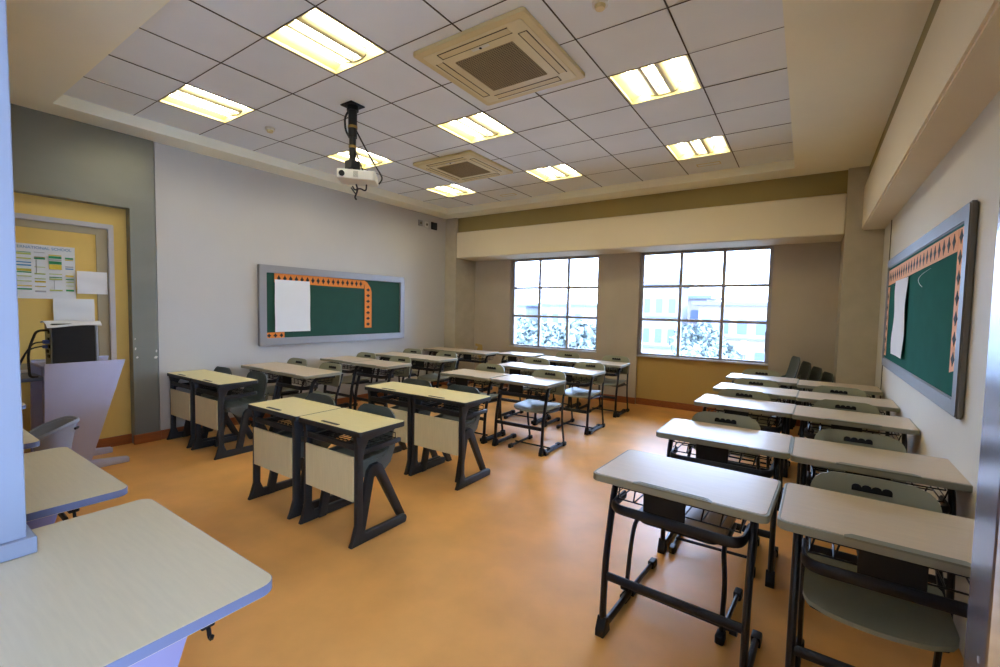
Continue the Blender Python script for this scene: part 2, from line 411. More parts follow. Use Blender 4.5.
dup(ac, (-3.61, 4.475, ZG-.002), 0, 'yellowed four-way ceiling cassette air conditioner further away, near the projector', 'ceiling cassette air conditioners')
# small ceiling fittings
def detector(x, y, lab):
    t = BM(); cyl(t, (0, 0, -.012), .045, .024, 24); d = obj('smoke_detector', t, 'white'); d.location = (x, y, ZG); tag(d, lab, 'smoke detector', 'ceiling smoke detectors')
    u = BM(); cyl(u, (0, 0, -.033), .026, .02, 20, r2=.032); obj('sensor_head', u, 'cream', d)
detector(-4.512, 2.509, 'small round smoke detector left of the hanging projector')
detector(-1.05, 2.51, 'small round smoke detector right of the nearer ceiling cassette')
for x, y, lab in ((-3.88, 5.9, 'faint rectangular access flap in the tile beyond the far left light'), (-1.03, 5.87, 'faint rectangular access flap in the tile beyond the far right light')):
    t = BM(); ring(t, rrect(-.13, -.05, .13, .05, .01), rrect(-.118, -.038, .118, .038, .008), 'z', -.004, 0)
    d = obj('access_flap', t, 'cream'); d.location = (x, y, ZG); tag(d, lab, 'ceiling flap', 'ceiling access flaps')
    u = BM(); box(u, (-.117, -.037, -.003), (.117, .037, .0)); obj('flap_plate', u, 'tile', d)

# ------------------------------------------------------------------ projector on its pole
pr = thing('projector', 'white projector on a black pole hanging from the ceiling', 'projector', (-3.375, 2.62, ZG))
b = BM(); box(b, (-.075, -.075, -.012), (.075, .075, 0), .004); cyl(b, (0, 0, -.03), .05, .04, 20); obj('ceiling_plate', b, 'black', pr)
b = BM(); cyl(b, (0, 0, -.14), .038, .28, 16); cyl(b, (0, 0, -.36), .030, .30, 16); obj('pole', b, 'black', pr)
for z in (-.19, -.36):
    b = BM(); cyl(b, (0, 0, z), .041 if z > -.2 else .034, .022, 16); obj('pole_band', b, 'brass', pr)
b = BM(); box(b, (-.05, -.05, -.56), (.05, .05, -.48), .008); box(b, (-.10, -.05, -.598), (.12, .05, -.588), .004, Matrix.Rotation(R(42), 4, 'Z')); cyl(b, (.03, 0, -.58), .02, .06, 12); cyl(b, (-.05, .0, -.60), .012, .05, 10); cyl(b, (.10, 0, -.60), .012, .05, 10); obj('bracket', b, 'black', pr)
mt = Matrix.Translation((.075, .0, -.637)) @ Matrix.Rotation(R(42), 4, 'Z') @ Matrix.Rotation(R(2), 4, 'Y')
b = BM(); prism(b, rrect(-.16, -.115, .16, .115, .022), 'z', -.038, .038, .008, mt); bd = obj('body', b, 'proj', pr)
b = BM(); cyl(b, (-.115, -.118, -.003), .024, .016, 24, 'y', mtx=mt); obj('lens', b, 'black', bd)
b = BM()
for k in range(8): box(b, (.005*k-.02, -.1175, -.026), (.005*k-.018, -.1135, .026), 0, mt)
obj('vent', b, 'fin', bd)
b = BM(); tube(b, fillet([(-.05, 0, -.03), (-.11, 0, -.08), (-.10, .0, -.2), (-.03, 0, -.28)], .05), .009, 7); obj('cable', b, 'cable', pr)
b = BM(); tube(b, fillet([(.03, 0, -.2), (.07, .05, -.32), (.13, .10, -.46), (.18, .14, -.56), (.20, .17, -.62), (.17, .15, -.67)], .06), .007, 7); obj('cable', b, 'cable', pr)
b = BM(); tube(b, fillet([(.02, 0, -.36), (.06, .03, -.50), (.09, .06, -.60)], .08), .006, 7); obj('cable', b, 'cable', pr)
b = BM(); tube(b, fillet([(.05, 0, -.69), (.07, 0, -.74), (.03, 0, -.80), (.05, 0, -.82)], .03), .008, 7); tube(b, fillet([(.0, 0, -.70), (.03, 0, -.74), (.07, .02, -.72), (.12, .05, -.75), (.125, .05, -.69)], .03), .007, 7)
tube(b, [(-.02, 0, -.71), (.04, 0, -.77)], .006, 6); obj('cable', b, 'cable', pr)

# ------------------------------------------------------------------ boards
def board(name, lab, to_world, L, H, fw, pm, fm='alu', dp=.05):
    t = thing(name, lab, 'notice board')
    t.matrix_world = to_world
    f = BM(); ring(f, [(0, 0), (L, 0), (L, H), (0, H)], [(fw, fw), (L-fw, fw), (L-fw, H-fw), (fw, H-fw)], 'y', -dp, 0)
    bmesh.ops.bevel(f, geom=f.edges[:], offset=.006, segments=2, affect='EDGES')
    obj('frame', f, fm, t)
    p = BM(); box(p, (fw-.003, -.02, fw-.003), (L-fw+.003, -.004, H-fw+.003)); obj('board_panel', p, pm, t, smooth=False)
    return t
def strip(name, lab, T, poly, y, col, motifs, group):
    b = BM(); prism(b, poly, 'y', y-.002, y); s = obj(name, b, col, None, smooth=False); s.matrix_world = T; tag(s, lab, 'paper border', group)
    d = BM()
    for x, z, rw, rh in motifs:
        pts = [(x+rw*math.cos(a)*(1 if i % 2 == 0 else .62), z+rh*math.sin(a)*(1 if i % 2 == 0 else .62)) for i, a in enumerate([R(45*k) for k in range(8)])]
        prism(d, pts, 'y', y-.0035, y-.0015)
    obj('printed_motif', d, 'ink', s, smooth=False)
    return s
def sheet(name, lab, cat, T, x0, x1, z0, z1, y, m='paper', wav=.006, fn=None, group=None):
    b = BM()
    def f(u, v):
        x = x0+(x1-x0)*u; z = z0+(z1-z0)*v
        if fn: x, z = fn(x, z, u, v)
        return ((x, y-.004-wav*(math.sin(v*9+u*2)*.5+.5)-wav*1.5*(1-v)*abs(u-.5), z), (0, -1, 0))
    shell_grid(b, f, 8, 14, .0015); s = obj(name, b, m); s.matrix_world = T; return tag(s, lab, cat, group)
# local x runs to the viewer's right along the wall, local -y points into the room
TL = Matrix.Translation((XL+.002, 2.97, .944)) @ Matrix.Rotation(R(90), 4, 'Z')
LL, HL = 2.45, 1.022
board('notice_board', 'green notice board with aluminium frame on the grey left wall', TL, LL, HL, .095, 'green')
G = 'patterned paper borders'
def row(x0, x1, z, n, rw, rh): return [(x0+(x1-x0)*(k+.5)/n, z, rw, rh) for k in range(n)]
strip('border_strip', 'long orange border strip with black motifs along the top of the left notice board', TL, [(.205, .810), (.60, .806), (1.0, .800), (1.62, .796), (1.62, .918), (1.0, .924), (.6, .926), (.205, .926)], -.022, 'orange', row(.225, 1.60, .863, 17, .027, .044), G)
strip('border_strip', 'vertical orange border strip hanging down the middle of the left notice board', TL, [(1.63, .195), (1.765, .195), (1.765, .75), (1.74, .82), (1.68, .89), (1.615, .925), (1.62, .86), (1.63, .84)], -.025, 'orange', [(1.697, .25+.088*k, .040, .027) for k in range(7)], G)
strip('border_strip', 'short orange border strip with three motifs at the lower left of the green board', TL, [(.085, .085), (.335, .090), (.335, .170), (.085, .165)], -.024, 'orange', row(.09, .335, .127, 3, .028, .028), G)
sheet('paper_sheet', 'large blank white sheet pinned on the left notice board', 'paper', TL, .205, .70, .172, .845, -.026)
yr1, yr0 = 2.94, 5.72
rot = math.atan(.012)
TR = Matrix.Translation((xr(yr0)-.002, yr0, .99)) @ Matrix.Rotation(R(-90)-rot, 4, 'Z')
LR, HR = yr0-yr1, 1.015
board('notice_board', 'teal notice board with wide aluminium frame on the right wall', TR, LR, HR, .085, 'green_r', 'alu_dark', .03)
strip('border_strip', 'salmon border strip with black motifs along the top of the right notice board', TR, [(.10, .765), (LR-.20, .805), (LR-.20, .915), (.10, .905)], -.023, 'orange_r', [(.13+(LR-.35)*(k+.5)/22, .835+.025*k/21, .032, .042) for k in range(22)], G)
strip('border_strip', 'vertical salmon border strip down the nearer edge of the right notice board', TR, [(LR-.20, .20), (LR-.088, .22), (LR-.088, .915), (LR-.20, .915)], -.022, 'orange_r', [(LR-.144, .27+.1*k, .034, .036) for k in range(7)], G)
strip('border_strip', 'vertical salmon border strip down the farther edge of the right notice board', TR, [(.09, .11), (.19, .11), (.19, .75), (.09, .75)], -.022, 'orange_r', [(.14, .16+.1*k, .024, .034) for k in range(6)], G)
sheet('paper_sheet', 'tall white sheet hanging on the right notice board', 'paper', TR, .66, 1.22, .16, .775, -.026, wav=.008)
b = BM(); shell_grid(b, lambda u, v: ((2.00+.012*u-.05*v*v, -.03-.05*math.sin(v*2.6), .77-.11*v), (0, -1, .3)), 3, 8, .0015); o = obj('paper_curl', b, 'paper'); o.matrix_world = TR; tag(o, 'narrow curled strip of white paper hanging on the right notice board', 'paper')
# wall fittings high on the left wall by the corner pillar
def plate(y, z, w, h, lab, m, cat='wall plate', knob=True):
    b = BM(); box(b, (XL, y-w/2, z-h/2), (XL+.02, y+w/2, z+h/2), .004); o = obj('wall_plate' if m != 'black' else 'wall_speaker', b, m); tag(o, lab, cat)
    if knob:
        d = BM(); cyl(d, (XL+.022, y, z), .022, .012, 16, 'x'); obj('socket_face', d, 'fin', o)
    else:
        d = BM(); box(d, (XL+.02, y-w*.38, z-h*.38), (XL+.026, y+w*.38, z+h*.38), .003); obj('grille', d, 'slate', o)
plate(5.82, 2.945, .10, .10, 'small grey plate with round socket high on the left wall, farthest from corner', 'alu')
plate(5.97, 2.94, .085, .10, 'small white plate high on the left wall between socket and black box', 'white')
plate(6.17, 2.945, .15, .13, 'small black box high on the left wall beside the corner pillar', 'black', 'speaker', False)
# framed yellow board inside the steel-surrounded niche
XN = XL-.09
tn = thing('framed_board', 'yellow display board in a white frame inside the steel-edged niche', 'notice board')
tn.matrix_world = Matrix.Translation((XN, -.3, .80)) @ Matrix.Rotation(R(90), 4, 'Z')
L = 1.885; H = 1.42
f = BM(); ring(f, [(0, 0), (L, 0), (L, H), (0, H)], [(.045, .045), (L-.045, .045), (L-.045, H-.045), (.045, H-.045)], 'y', -.05, 0); bmesh.ops.bevel(f, geom=f.edges[:], offset=.005, segments=2, affect='EDGES'); obj('frame', f, 'sill', tn)
f = BM(); ring(f, [(.045, .045), (L-.045, .045), (L-.045, H-.045), (.045, H-.045)], [(.13, .10), (L-.13, .10), (L-.13, H-.11), (.13, H-.11)], 'y', -.022, 0); obj('inner_border', f, 'niche_border', tn, smooth=False)
p = BM(); box(p, (.12, -.012, .09), (L-.12, -.0, H-.09)); obj('board_panel', p, 'board_yellow', tn, smooth=False)
TN = tn.matrix_world.copy()
# poster: local x = y+.3, z offset .80
po = thing('timetable_poster', 'white timetable poster with coloured blocks on the yellow board', 'poster'); po.matrix_world = TN
b = BM(); shell_grid(b, lambda u, v: ((.80+.80*u, -.016-.004*math.sin(u*5), .68+.485*v), (0, -1, 0)), 8, 4, .0015); obj('sheet', b, 'paper', po)
PY0, PY1 = -.0235, -.0195
def blocks(m, rects):
    for x0, x1, z0, z1 in rects:
        q = BM(); box(q, (x0, PY0, z0), (x1, PY1, z1)); obj('printed_block', q, m, po, smooth=False)
colx = [(1.22, 1.32), (1.36, 1.435), (1.465, 1.565)]
c0, c1, c2, c3 = (.945, 1.05), (1.235-.155, 1.315-.155), (1.335-.145, 1.43-.145), (1.48-.155+.0, 1.565-.155)
c0, c1, c2, c3 = (1.19, 1.29), (1.315, 1.395), (1.425, 1.515), (1.545, 1.585)
c0, c1, c2, c3 = (1.215, 1.305), (1.325, 1.395), (1.42, 1.505), (1.53, 1.585)
Z = lambda k: .68+.485*k
blocks('plime', [(c0[0], c0[1], Z(.80), Z(.83)), (c0[0], c0[1], Z(.72), Z(.74)), (c1[0], c1[1], Z(.76), Z(.775)), (c0[0], c0[1], Z(.53), Z(.545)), (c0[0], c0[1], Z(.40), Z(.415)), (c0[0], c0[1], Z(.31), Z(.325)), (c1[0], c1[1], Z(.45), Z(.47)), (c1[0], c1[1], Z(.36), Z(.375)), (c2[0], c2[1], Z(.46), Z(.475)), (c2[0], c2[1], Z(.36), Z(.385)), (c2[0], c2[1], Z(.15), Z(.175)), (c3[0], c3[1], Z(.32), Z(.335)), (c1[0], c1[1], Z(.58), Z(.59)), (c3[0], c3[1], Z(.25), Z(.26))])
blocks('pyellow', [(c0[0], c0[1], Z(.50), Z(.53)), (c0[0], c0[1], Z(.22), Z(.24)), (c1[0], c1[1], Z(.30), Z(.33)), (c2[0], c2[1], Z(.555), Z(.65)), (c2[0], c2[1], Z(.81), Z(.83)), (c3[0], c3[1], Z(.43), Z(.46)), (c3[0], c3[1], Z(.74), Z(.755)), (c1[0], c1[1], Z(.22), Z(.235)), (c1[0], c1[1], Z(.76), Z(.775))])
blocks('pgreen', [(c0[0], c0[1], Z(.47), Z(.49)), (c0[0], c0[1], Z(.16), Z(.185)), (c1[0], c1[1], Z(.73), Z(.755)), (c2[0], c2[1], Z(.76), Z(.805)), (c2[0], c2[1], Z(.655), Z(.71)), (c3[0], c3[1], Z(.765), Z(.795)), (c3[0], c3[1], Z(.37), Z(.39)), (c3[0], c3[1], Z(.15), Z(.185)), (c0[0], c0[1], Z(.84), Z(.85)), (c2[0], c2[1], Z(.40), Z(.415))])
blocks('pblue', [(c0[0], c0[1], Z(.65), Z(.67)), (c0[0], c0[1], Z(.595), Z(.62)), (c3[0], c3[1], Z(.57), Z(.59))])
blocks('pgrey', [(c1[0], c1[1], Z(.12), Z(.15)), (c2[0], c2[1], Z(.72), Z(.75)), (c3[0], c3[1], Z(.61), Z(.63)), (c1[0], c1[1], Z(.85), Z(.86)), (c1[0]+.01, c1[0]+.015, Z(.45), Z(.72)), (c2[0]+.03, c2[0]+.033, Z(.18), Z(.35))])
cu = bpy.data.curves.new('poster_title', 'FONT'); cu.body = 'INTERNATIONAL SCHOOL'; cu.size = .034; cu.extrude = .0006; cu.align_x = 'RIGHT'; cu.materials.append(M['pblue'])
o = bpy.data.objects.new('poster_title_text', cu); COL.objects.link(o); dg = bpy.context.evaluated_depsgraph_get(); me = bpy.data.meshes.new_from_object(o.evaluated_get(dg)); bpy.data.objects.remove(o); o = bpy.data.objects.new('poster_title', me); COL.objects.link(o); o.parent = po; o.matrix_basis = Matrix.Translation((1.575, -.0225, Z(.915))) @ Matrix.Rotation(R(90), 4, 'X')
sheet('paper_notice', 'white printed notice pinned to the right of the timetable poster', 'paper', TN, 1.605, 1.83, .735, .95, -.026, wav=.004)
sheet('paper_notice', 'white printed notice pinned just above the black computer', 'paper', TN, 1.435, 1.725, .465, .685, -.032, wav=.004)

# ------------------------------------------------------------------ desks with tubular navy frames
def make_desk_a():
    t = thing('tube_frame_desk', '', 'desk')
    W, D, Zt = .69, .455, .742
    a = BM(); prism(a, rrect(-W/2+.010, -D/2+.012, W/2-.010, D/2-.010, .026), 'z', Zt-.026, Zt); tp = obj('tabletop', a, 'lam_a', t)
    e = BM(); ring(e, rrect(-W/2, -D/2, W/2, D/2, .032), rrect(-W/2+.0095, -D/2+.0115, W/2-.0095, D/2-.0095, .0265), 'z', Zt-.032, Zt-.001)
    bmesh.ops.bevel(e, geom=e.edges[:], offset=.0025, segments=1, affect='EDGES'); obj('edge_trim', e, 'edge_a', tp, label='grey-green edge trim')
    g = BM(); prism(g, [(-.155, -D/2-.0015), (.155, -D/2-.0015), (.155, -D/2+.014), (.135, -D/2+.034), (-.135, -D/2+.034), (-.155, -D/2+.014)], 'z', Zt-.006, Zt+.0008); gr = obj('pencil_groove', g, 'groove', tp)
    g = BM(); box(g, (-.14, -D/2+.008, Zt), (.14, -D/2+.011, Zt+.003)); box(g, (-.13, -D/2+.028, Zt), (.13, -D/2+.0305, Zt+.0022)); obj('groove_lip', g, 'edge_a', gr)
    for s in (-1, 1):
        x = s*.284
        l = BM(); tube(l, fillet([(x, .19, .028), (x, -.195, .028), (x, -.175, .35), (x, -.085, Zt-.045), (x, .17, Zt-.045)], .09, 6), .014, 10, .021, up=(1, 0, 0))
        lg = obj('leg', l, 'navy', t)
        c = BM(); prism(c, [(-.225, 0), (-.225, .03), (-.20, .085), (-.165, .07), (-.15, .0)], 'x', x-.021, x+.021, .004); obj('foot_cap', c, 'black', lg)
        c = BM(); prism(c, [(.15, .0), (.14, .05), (.20, .048), (.215, .03), (.215, .0)], 'x', x-.019, x+.019, .004); obj('foot_cap', c, 'black', lg)
    c = BM(); tube(c, [(-.275, -.182, .27), (.275, -.182, .27)], .012, 10, .02); obj('crossbar', c, 'navy', t)
    c = BM(); tube(c, fillet([(-.262, -.03, .60), (-.262, -.205, .60), (.262, -.205, .60), (.262, -.03, .60)], .07, 6), .011, 10, .022); obj('bag_rail', c, 'navy', t)
    c = BM(); box(c, (-.115, -.203, .612), (.055, -.195, Zt-.034), .003); obj('front_plate', c, 'black', t)
    k = BM()
    for i in range(8):
        x = -.245+.07*i; tube(k, [(x, .17, .69), (x, .16, .615), (x, -.13, .622), (x, -.15, .625), (x+.012, -.165, .685)], .0034, 5)
    for y, z in ((-.165, .685), (-.15, .625), (.06, .612), (.16, .615), (.17, .69)): tube(k, [(-.25, y, z), (.25, y, z)], .0036, 5)
    for x in (-.25, .25):
        for z in (.65, .685): tube(k, [(x, -.16, z), (x, .165, z)], .0028, 4)
    obj('wire_basket', k, 'navy', t, smooth=False)
    r = BM(); box(r, (-.275, -.13, Zt-.046), (.275, -.10, Zt-.032)); box(r, (-.275, .10, Zt-.046), (.275, .13, Zt-.032)); obj('top_rail', r, 'navy', t)
    return t
def make_desk_b():
    t = thing('panel_front_desk', '', 'desk')
    W, D, Zt = .645, .37, .715
    a = BM(); prism(a, rrect(-W/2+.004, -D/2+.004, W/2-.004, D/2-.004, .018), 'z', Zt-.012, Zt); tp = obj('tabletop', a, 'lam_b', t)
    e = BM(); prism(e, rrect(-W/2, -D/2, W/2, D/2, .022), 'z', Zt-.034, Zt-.0015, .003); obj('edge_trim', e, 'edge_b', tp, label='dark slate edge trim')
    g = BM(); prism(g, rrect(-.11, -.160, .07, -.135, .012), 'z', Zt-.004, Zt+.0009); sl = obj('pencil_slot', g, 'black', tp)
    g = BM(); box(g, (-.02, -.151, Zt), (.05, -.144, Zt+.002)); obj('slot_lip', g, 'edge_b', sl)
    for s in (-1, 1):
        x0, x1 = s*.262-.018, s*.262+.018
        l = BM(); prism(l, [(-.215, 0), (-.20, .03), (-.172, .12), (-.168, .62), (-.180, .685), (.14, .685), (.13, .662), (-.085, .64), (-.122, .57), (-.128, .12), (-.105, .062), (.235, .055), (.245, .03), (.235, 0)], 'x', x0, x1, .006)
        obj('leg', l, 'slate', t)
        f = BM(); prism(f, [(-.15, .555), (.19, .565), (.19, .595), (-.15, .59)], 'x', x0+.006, x1-.006, .004); obj('side_arm', f, 'slate', t)
    r = BM(); box(r, (-.25, -.165, .585), (.25, -.145, .625), .005); obj('front_rail', r, 'slate', t)
    p = BM(); box(p, (-.243, -.178, .270), (.243, -.165, .550), .002); obj('modesty_panel', p, 'lam_panel', t, smooth=False)
    k = BM()
    for i in range(12):
        x = -.23+.042*i; tube(k, [(x, -.14, .595), (x, .17, .585)], .0028, 4)
    for y in (-.14, -.06, .02, .10, .17): tube(k, [(-.24, y, .59), (.24, y, .59)], .0034, 4)
    tube(k, [(-.24, .17, .625), (.24, .17, .625)], .0034, 4)
    for x in (-.24, .24): tube(k, [(x, .17, .585), (x, .17, .625)], .003, 4)
    obj('wire_tray', k, 'black', t, smooth=False)
    return t
# ------------------------------------------------------------------ chairs
def rr_half(v, w, h, rt, rb):
    z = v*h
    if h-z < rt: d = rt-(h-z); return w-rt+math.sqrt(max(rt*rt-d*d, 0))
    if z < rb: d = rb-z; return w-rb+math.sqrt(max(rb*rb-d*d, 0))
    return w
def make_chair_a():
    t = thing('tube_frame_chair', '', 'chair')
    def seat(u, v):
        w = .205; y = -.20+.39*v; rr = .07
        hw = rr_half(v, w, .39, .05, rr); x = (u*2-1)*hw
        z = .440+.012*(u*2-1)**2-.03*max(0, .25-v)**2*10+.01*v
        return ((x, y, z), (0, 0, 1))
    a = BM(); shell_grid(a, seat, 12, 18, .016); obj('seat', a, 'seat_a', t)
    def pan(u, v):
        hw = rr_half(v, .195, .36, .05, .07); return (((u*2-1)*hw, -.185+.36*v, .422), (0, 0, 1))
    a = BM(); shell_grid(a, pan, 8, 14, .014); obj('seat_pan', a, 'black', t)
    def back(u, v):
        hw = rr_half(v, .205, .255, .075, .04); x = (u*2-1)*hw; z = .545+.255*v
        return ((x, .215+.055*v-.035*(x/.2)**2+.02, z), (0, 1, -.2))
    a = BM(); shell_grid(a, back, 14, 20, .014); bo = obj('backrest', a, 'seat_a', t)
    s = BM(); pts = [(-.065, -.010)]+[(.065, -.010)]
    top = []
    for k in range(4):
        for j in range(6):
            an = math.pi*j/5; top.append((.065-.0325*k-.01625+.01625*math.cos(an)*1.0, .006+.012*math.sin(an)))
    prism(s, pts+top, 'y', -.015, .012, 0, Matrix.Translation((0, .215+.055*.80+.02, .545+.255*.80)) @ Matrix.Rotation(R(-11), 4, 'X')); obj('handle_slot', s, 'black', bo)
    for q in (-1, 1):
        x = q*.212
        l = BM(); tube(l, fillet([(x, -.20, .022), (x, .225, .022), (x, .165, .25), (x, .155, .42), (x*.93, .215, .56), (x*.93, .255, .70)], .06, 5), .011, 8, .014, up=(1, 0, 0)); lg = obj('leg', l, 'navy', t)
        for y0, y1 in ((-.215, -.15), (.19, .255)):
            c = BM(); box(c, (x-.018, y0, 0), (x+.018, y1, .042), .006); obj('foot_cap', c, 'black', lg)
    c = BM(); tube(c, [(-.212, -.09, .05), (.212, -.09, .05)], .009, 8); obj('crossbar', c, 'navy', t)
    c = BM(); tube(c, [(-.215, .13, .405), (.215, .13, .405)], .011, 8); tube(c, [(-.19, .13, .405), (-.17, -.12, .408)], .010, 8); tube(c, [(.19, .13, .405), (.17, -.12, .408)], .010, 8); obj('seat_support', c, 'navy', t)
    return t
def make_stool():
    t = thing('frame_stool', 'dark seat without visible backrest under the nearest aisle-side desk', 'stool')
    a = BM(); prism(a, rrect(-.205, -.19, .205, .19, .06), 'z', .425, .445, .004); obj('seat', a, 'wood_dark', t)
    a = BM(); prism(a, rrect(-.19, -.175, .19, .175, .05), 'z', .405, .425, .004); obj('seat_pan', a, 'black', t)
    for q in (-1, 1):
        x = q*.222
        l = BM(); tube(l, fillet([(x, -.20, .022), (x, .205, .022), (x, .165, .25), (x*.93, .155, .40), (x*.9, -.13, .40)], .06, 5), .011, 8, .014, up=(1, 0, 0)); lg = obj('leg', l, 'navy', t)
        for y0, y1 in ((-.215, -.15), (.18, .245)):
            c = BM(); box(c, (x-.018, y0, 0), (x+.018, y1, .042), .006); obj('foot_cap', c, 'black', lg)
    c = BM(); tube(c, [(-.27, .19, .06), (.235, .19, .06)], .010, 8); cyl(c, (-.27, .19, .06), .020, .03, 12, 'x'); cyl(c, (.235, .19, .06), .020, .03, 12, 'x'); obj('crossbar', c, 'navy', t)
    return t
def make_chair_b():
    t = thing('shell_chair', '', 'chair')
    P = [(-.165, .425), (-.13, .437), (-.05, .428), (.06, .418), (.13, .425), (.18, .46), (.205, .52), (.225, .60), (.243, .685), (.252, .75)]
    def sh(u, v):
        k = v*(len(P)-1); i = min(int(k), len(P)-2); f = k-i
        y = P[i][0]*(1-f)+P[i+1][0]*f; z = P[i][1]*(1-f)+P[i+1][1]*f
        d = Vector((0, P[i+1][0]-P[i][0], P[i+1][1]-P[i][1])).normalized(); n = Vector((0, -d.z, d.y))
        w = .202
        if v > .86: w = .202*math.sqrt(max(1-((v-.86)/.145)**2.2*.62, .12))
        if v < .08: w = .195*(.9+.1*v/.08)
        x = (u*2-1)*w; c = (u*2-1)**2
        lift = .03*c
        return (Vector((x, y, z))+n*lift, n)
    a = BM(); shell_grid(a, sh, 12, 27, .012)
    sh_o = obj('seat_shell', a, 'shell', t)
    for s in (-1, 1):
        a = BM(); prism(a, [(-.155, .465), (-.15, .43), (-.07, .36), (.03, .335), (.12, .35), (.185, .40), (.225, .50), (.235, .56), (.19, .51), (.12, .485), (0, .475)], 'x', s*.185-.010, s*.185+.010, .005); obj('side_wing', a, 'shell', sh_o)
        a = BM(); prism(a, [(-.115, 0), (-.055, 0), (.018, .345), (.045, .35), (.235, 0), (.295, 0), (.085, .415), (.055, .435), (.0, .43), (-.03, .40)], 'x', s*.206-.018, s*.206+.018, .006); obj('leg_frame', a, 'slate', t)
    a = BM(); tube(a, [(-.20, .03, .375), (.20, .03, .375)], .014, 8); obj('crossbar', a, 'slate', t)
    return t
desk_a = make_desk_a(); desk_b = make_desk_b(); chair_a = make_chair_a(); chair_b = make_chair_b()
used = set()
def place(proto, loc, rz, label, group, skip=()):
    if proto.name not in used and not skip:
        used.add(proto.name); proto.location = loc; proto.rotation_euler = (0, 0, R(rz)); proto['label'] = label; proto['group'] = group; return proto
    return dup(proto, loc, rz, label, group, skip)
GA = 'desks with tubular navy frames'; GB = 'cream desks with front panels'; CA = 'sage chairs on tubular frames'; CB = 'dark shell chairs'
ordn = ['nearest', 'second', 'third', 'fourth', 'fifth']
def jit(k): return random.uniform(-k, k)
# right-hand block: (centre x, front y, rotation)
RB = [[(-.407, 1.865, -3.), (.300, 1.835, -1.5)], [(-.375, 2.765, -.5), (.315, 2.735, -.5)], [(-.375, 3.91, -2.), (.305, 3.86, -1.5)], [(-.365, 4.755, -2.), (.318, 4.70, -1.5)], [(-.375, 5.68, -1.5), (.310, 5.58, -1)]]
for i, pair in enumerate(RB):
    for j, (x, y, rz) in enumerate(pair):
        side = 'aisle-side' if j == 0 else 'wall-side'
        place(desk_a, (x, y+.225, 0), rz, 'sand-topped tubular desk, %s one in the %s row beside the right wall' % (side, ordn[i]), GA)
        if i == 4 and j == 1: continue
        dx = jit(.02)+(.0 if j == 0 else -.01)
        if i == 0 and j == 0:
            stool = make_stool(); stool.location = (-.455, 2.40, 0); stool.rotation_euler = (0, 0, R(176))
        else:
            place(chair_a, (x+dx-.03, y+.255, 0), rz+jit(2), 'sage chair tucked behind the %s desk, %s row beside the right wall' % (side, ordn[i]), CA)
# middle block
s = .72/.74
MBk = [[(-3.130, 1.725, 0), (-2.478, 1.730, 0)], [(-3.10, 2.785, 0), (-2.525, 2.79, 0)]]
for i, pair in enumerate(MBk):
    for j, (x, y, rz) in enumerate(pair):
        side = 'left' if j == 0 else 'right'
        place(desk_b, (x, y+.185, 0), rz, 'cream-topped desk with front panel, %s one of the %s pair in the middle block' % (side, 'nearest' if i == 0 else 'second'), GB)
        place(chair_b, (x-.05+jit(.006), y+.215, 0), jit(2), 'dark shell chair behind the %s desk of the %s cream pair, middle block' % (side, 'nearest' if i == 0 else 'second'), CB)
MA = [[(-3.125, 3.90, 0), (-2.415, 3.91, 0)], [(-3.07, 4.93, 0), (-2.365, 4.93, 0)], [(-3.11, 6.0, 0), (-2.405, 6.0, 0)]]
for i, pair in enumerate(MA):
    for j, (x, y, rz) in enumerate(pair):
        side = 'left' if j == 0 else 'right'
        d = place(desk_a, (x, y+.225, 0), rz, 'sand-topped tubular desk, %s one of the %s pair in the middle block' % (side, ordn[i+2]), GA); d.scale = (1, 1, s)
        c = place(chair_a, (x+(.10 if j else .02), y+.26, 0), 0, 'sage chair behind the %s desk of the %s pair in the middle block' % (side, ordn[i+2]), CA)
d = place(desk_a, (-3.95, 6.47, 0), 0, 'single sand-topped tubular desk under the left window, behind the middle block', GA); d.scale = (1, 1, s)
# left block along the grey wall
for j, x in enumerate((-5.355, -4.770)):
    side = 'wall-side' if j == 0 else 'aisle-side'
    d = place(desk_b, (x, 1.985+.185, 0), 0, 'cream-topped desk with front panel, %s one beside the steel surround' % side, GB); d.scale = (.92, 1, 1)
    place(chair_b, (x-.02+.05*j, 2.21+.05*j, 0), 0, 'dark shell chair behind the %s cream desk beside the steel surround' % side, CB)
LA = [[(-5.25, 2.72, 0), (-4.575, 2.70, 0)], [(-5.24, 3.78, 0), (-4.54, 3.75, 0)], [(-5.215, 4.68, 0), (-4.52, 4.67, 0)], [(-5.305, 5.90, 0), (-4.625, 5.90, 0)]]
for i, pair in enumerate(LA):
    for j, (x, y, rz) in enumerate(pair):
        side = 'wall-side' if j == 0 else 'aisle-side'
        d = place(desk_a, (x, y+.225, 0), rz, 'sand-topped tubular desk, %s one of the %s pair along the left wall' % (side, ordn[i+1]), GA); d.scale = (1, 1, .733/.74)
        if i < 3: place(chair_a, (x+(.06 if j else .03), y+.26, 0), 0, 'sage chair behind the %s desk of the %s pair along the left wall' % (side, ordn[i+1]), CA)
# nested stack of shell chairs in the far right corner
for k in range(4):
    lab = ['leftmost and highest', 'second highest', 'third highest', 'lowest and rightmost'][k]
    place(chair_b, (-.285+.112*k, 6.70+.01*k, .185-.058*k), -76, 'dark shell chair nested with others by the right pillar, %s' % lab, 'nested shell chairs in the corner')

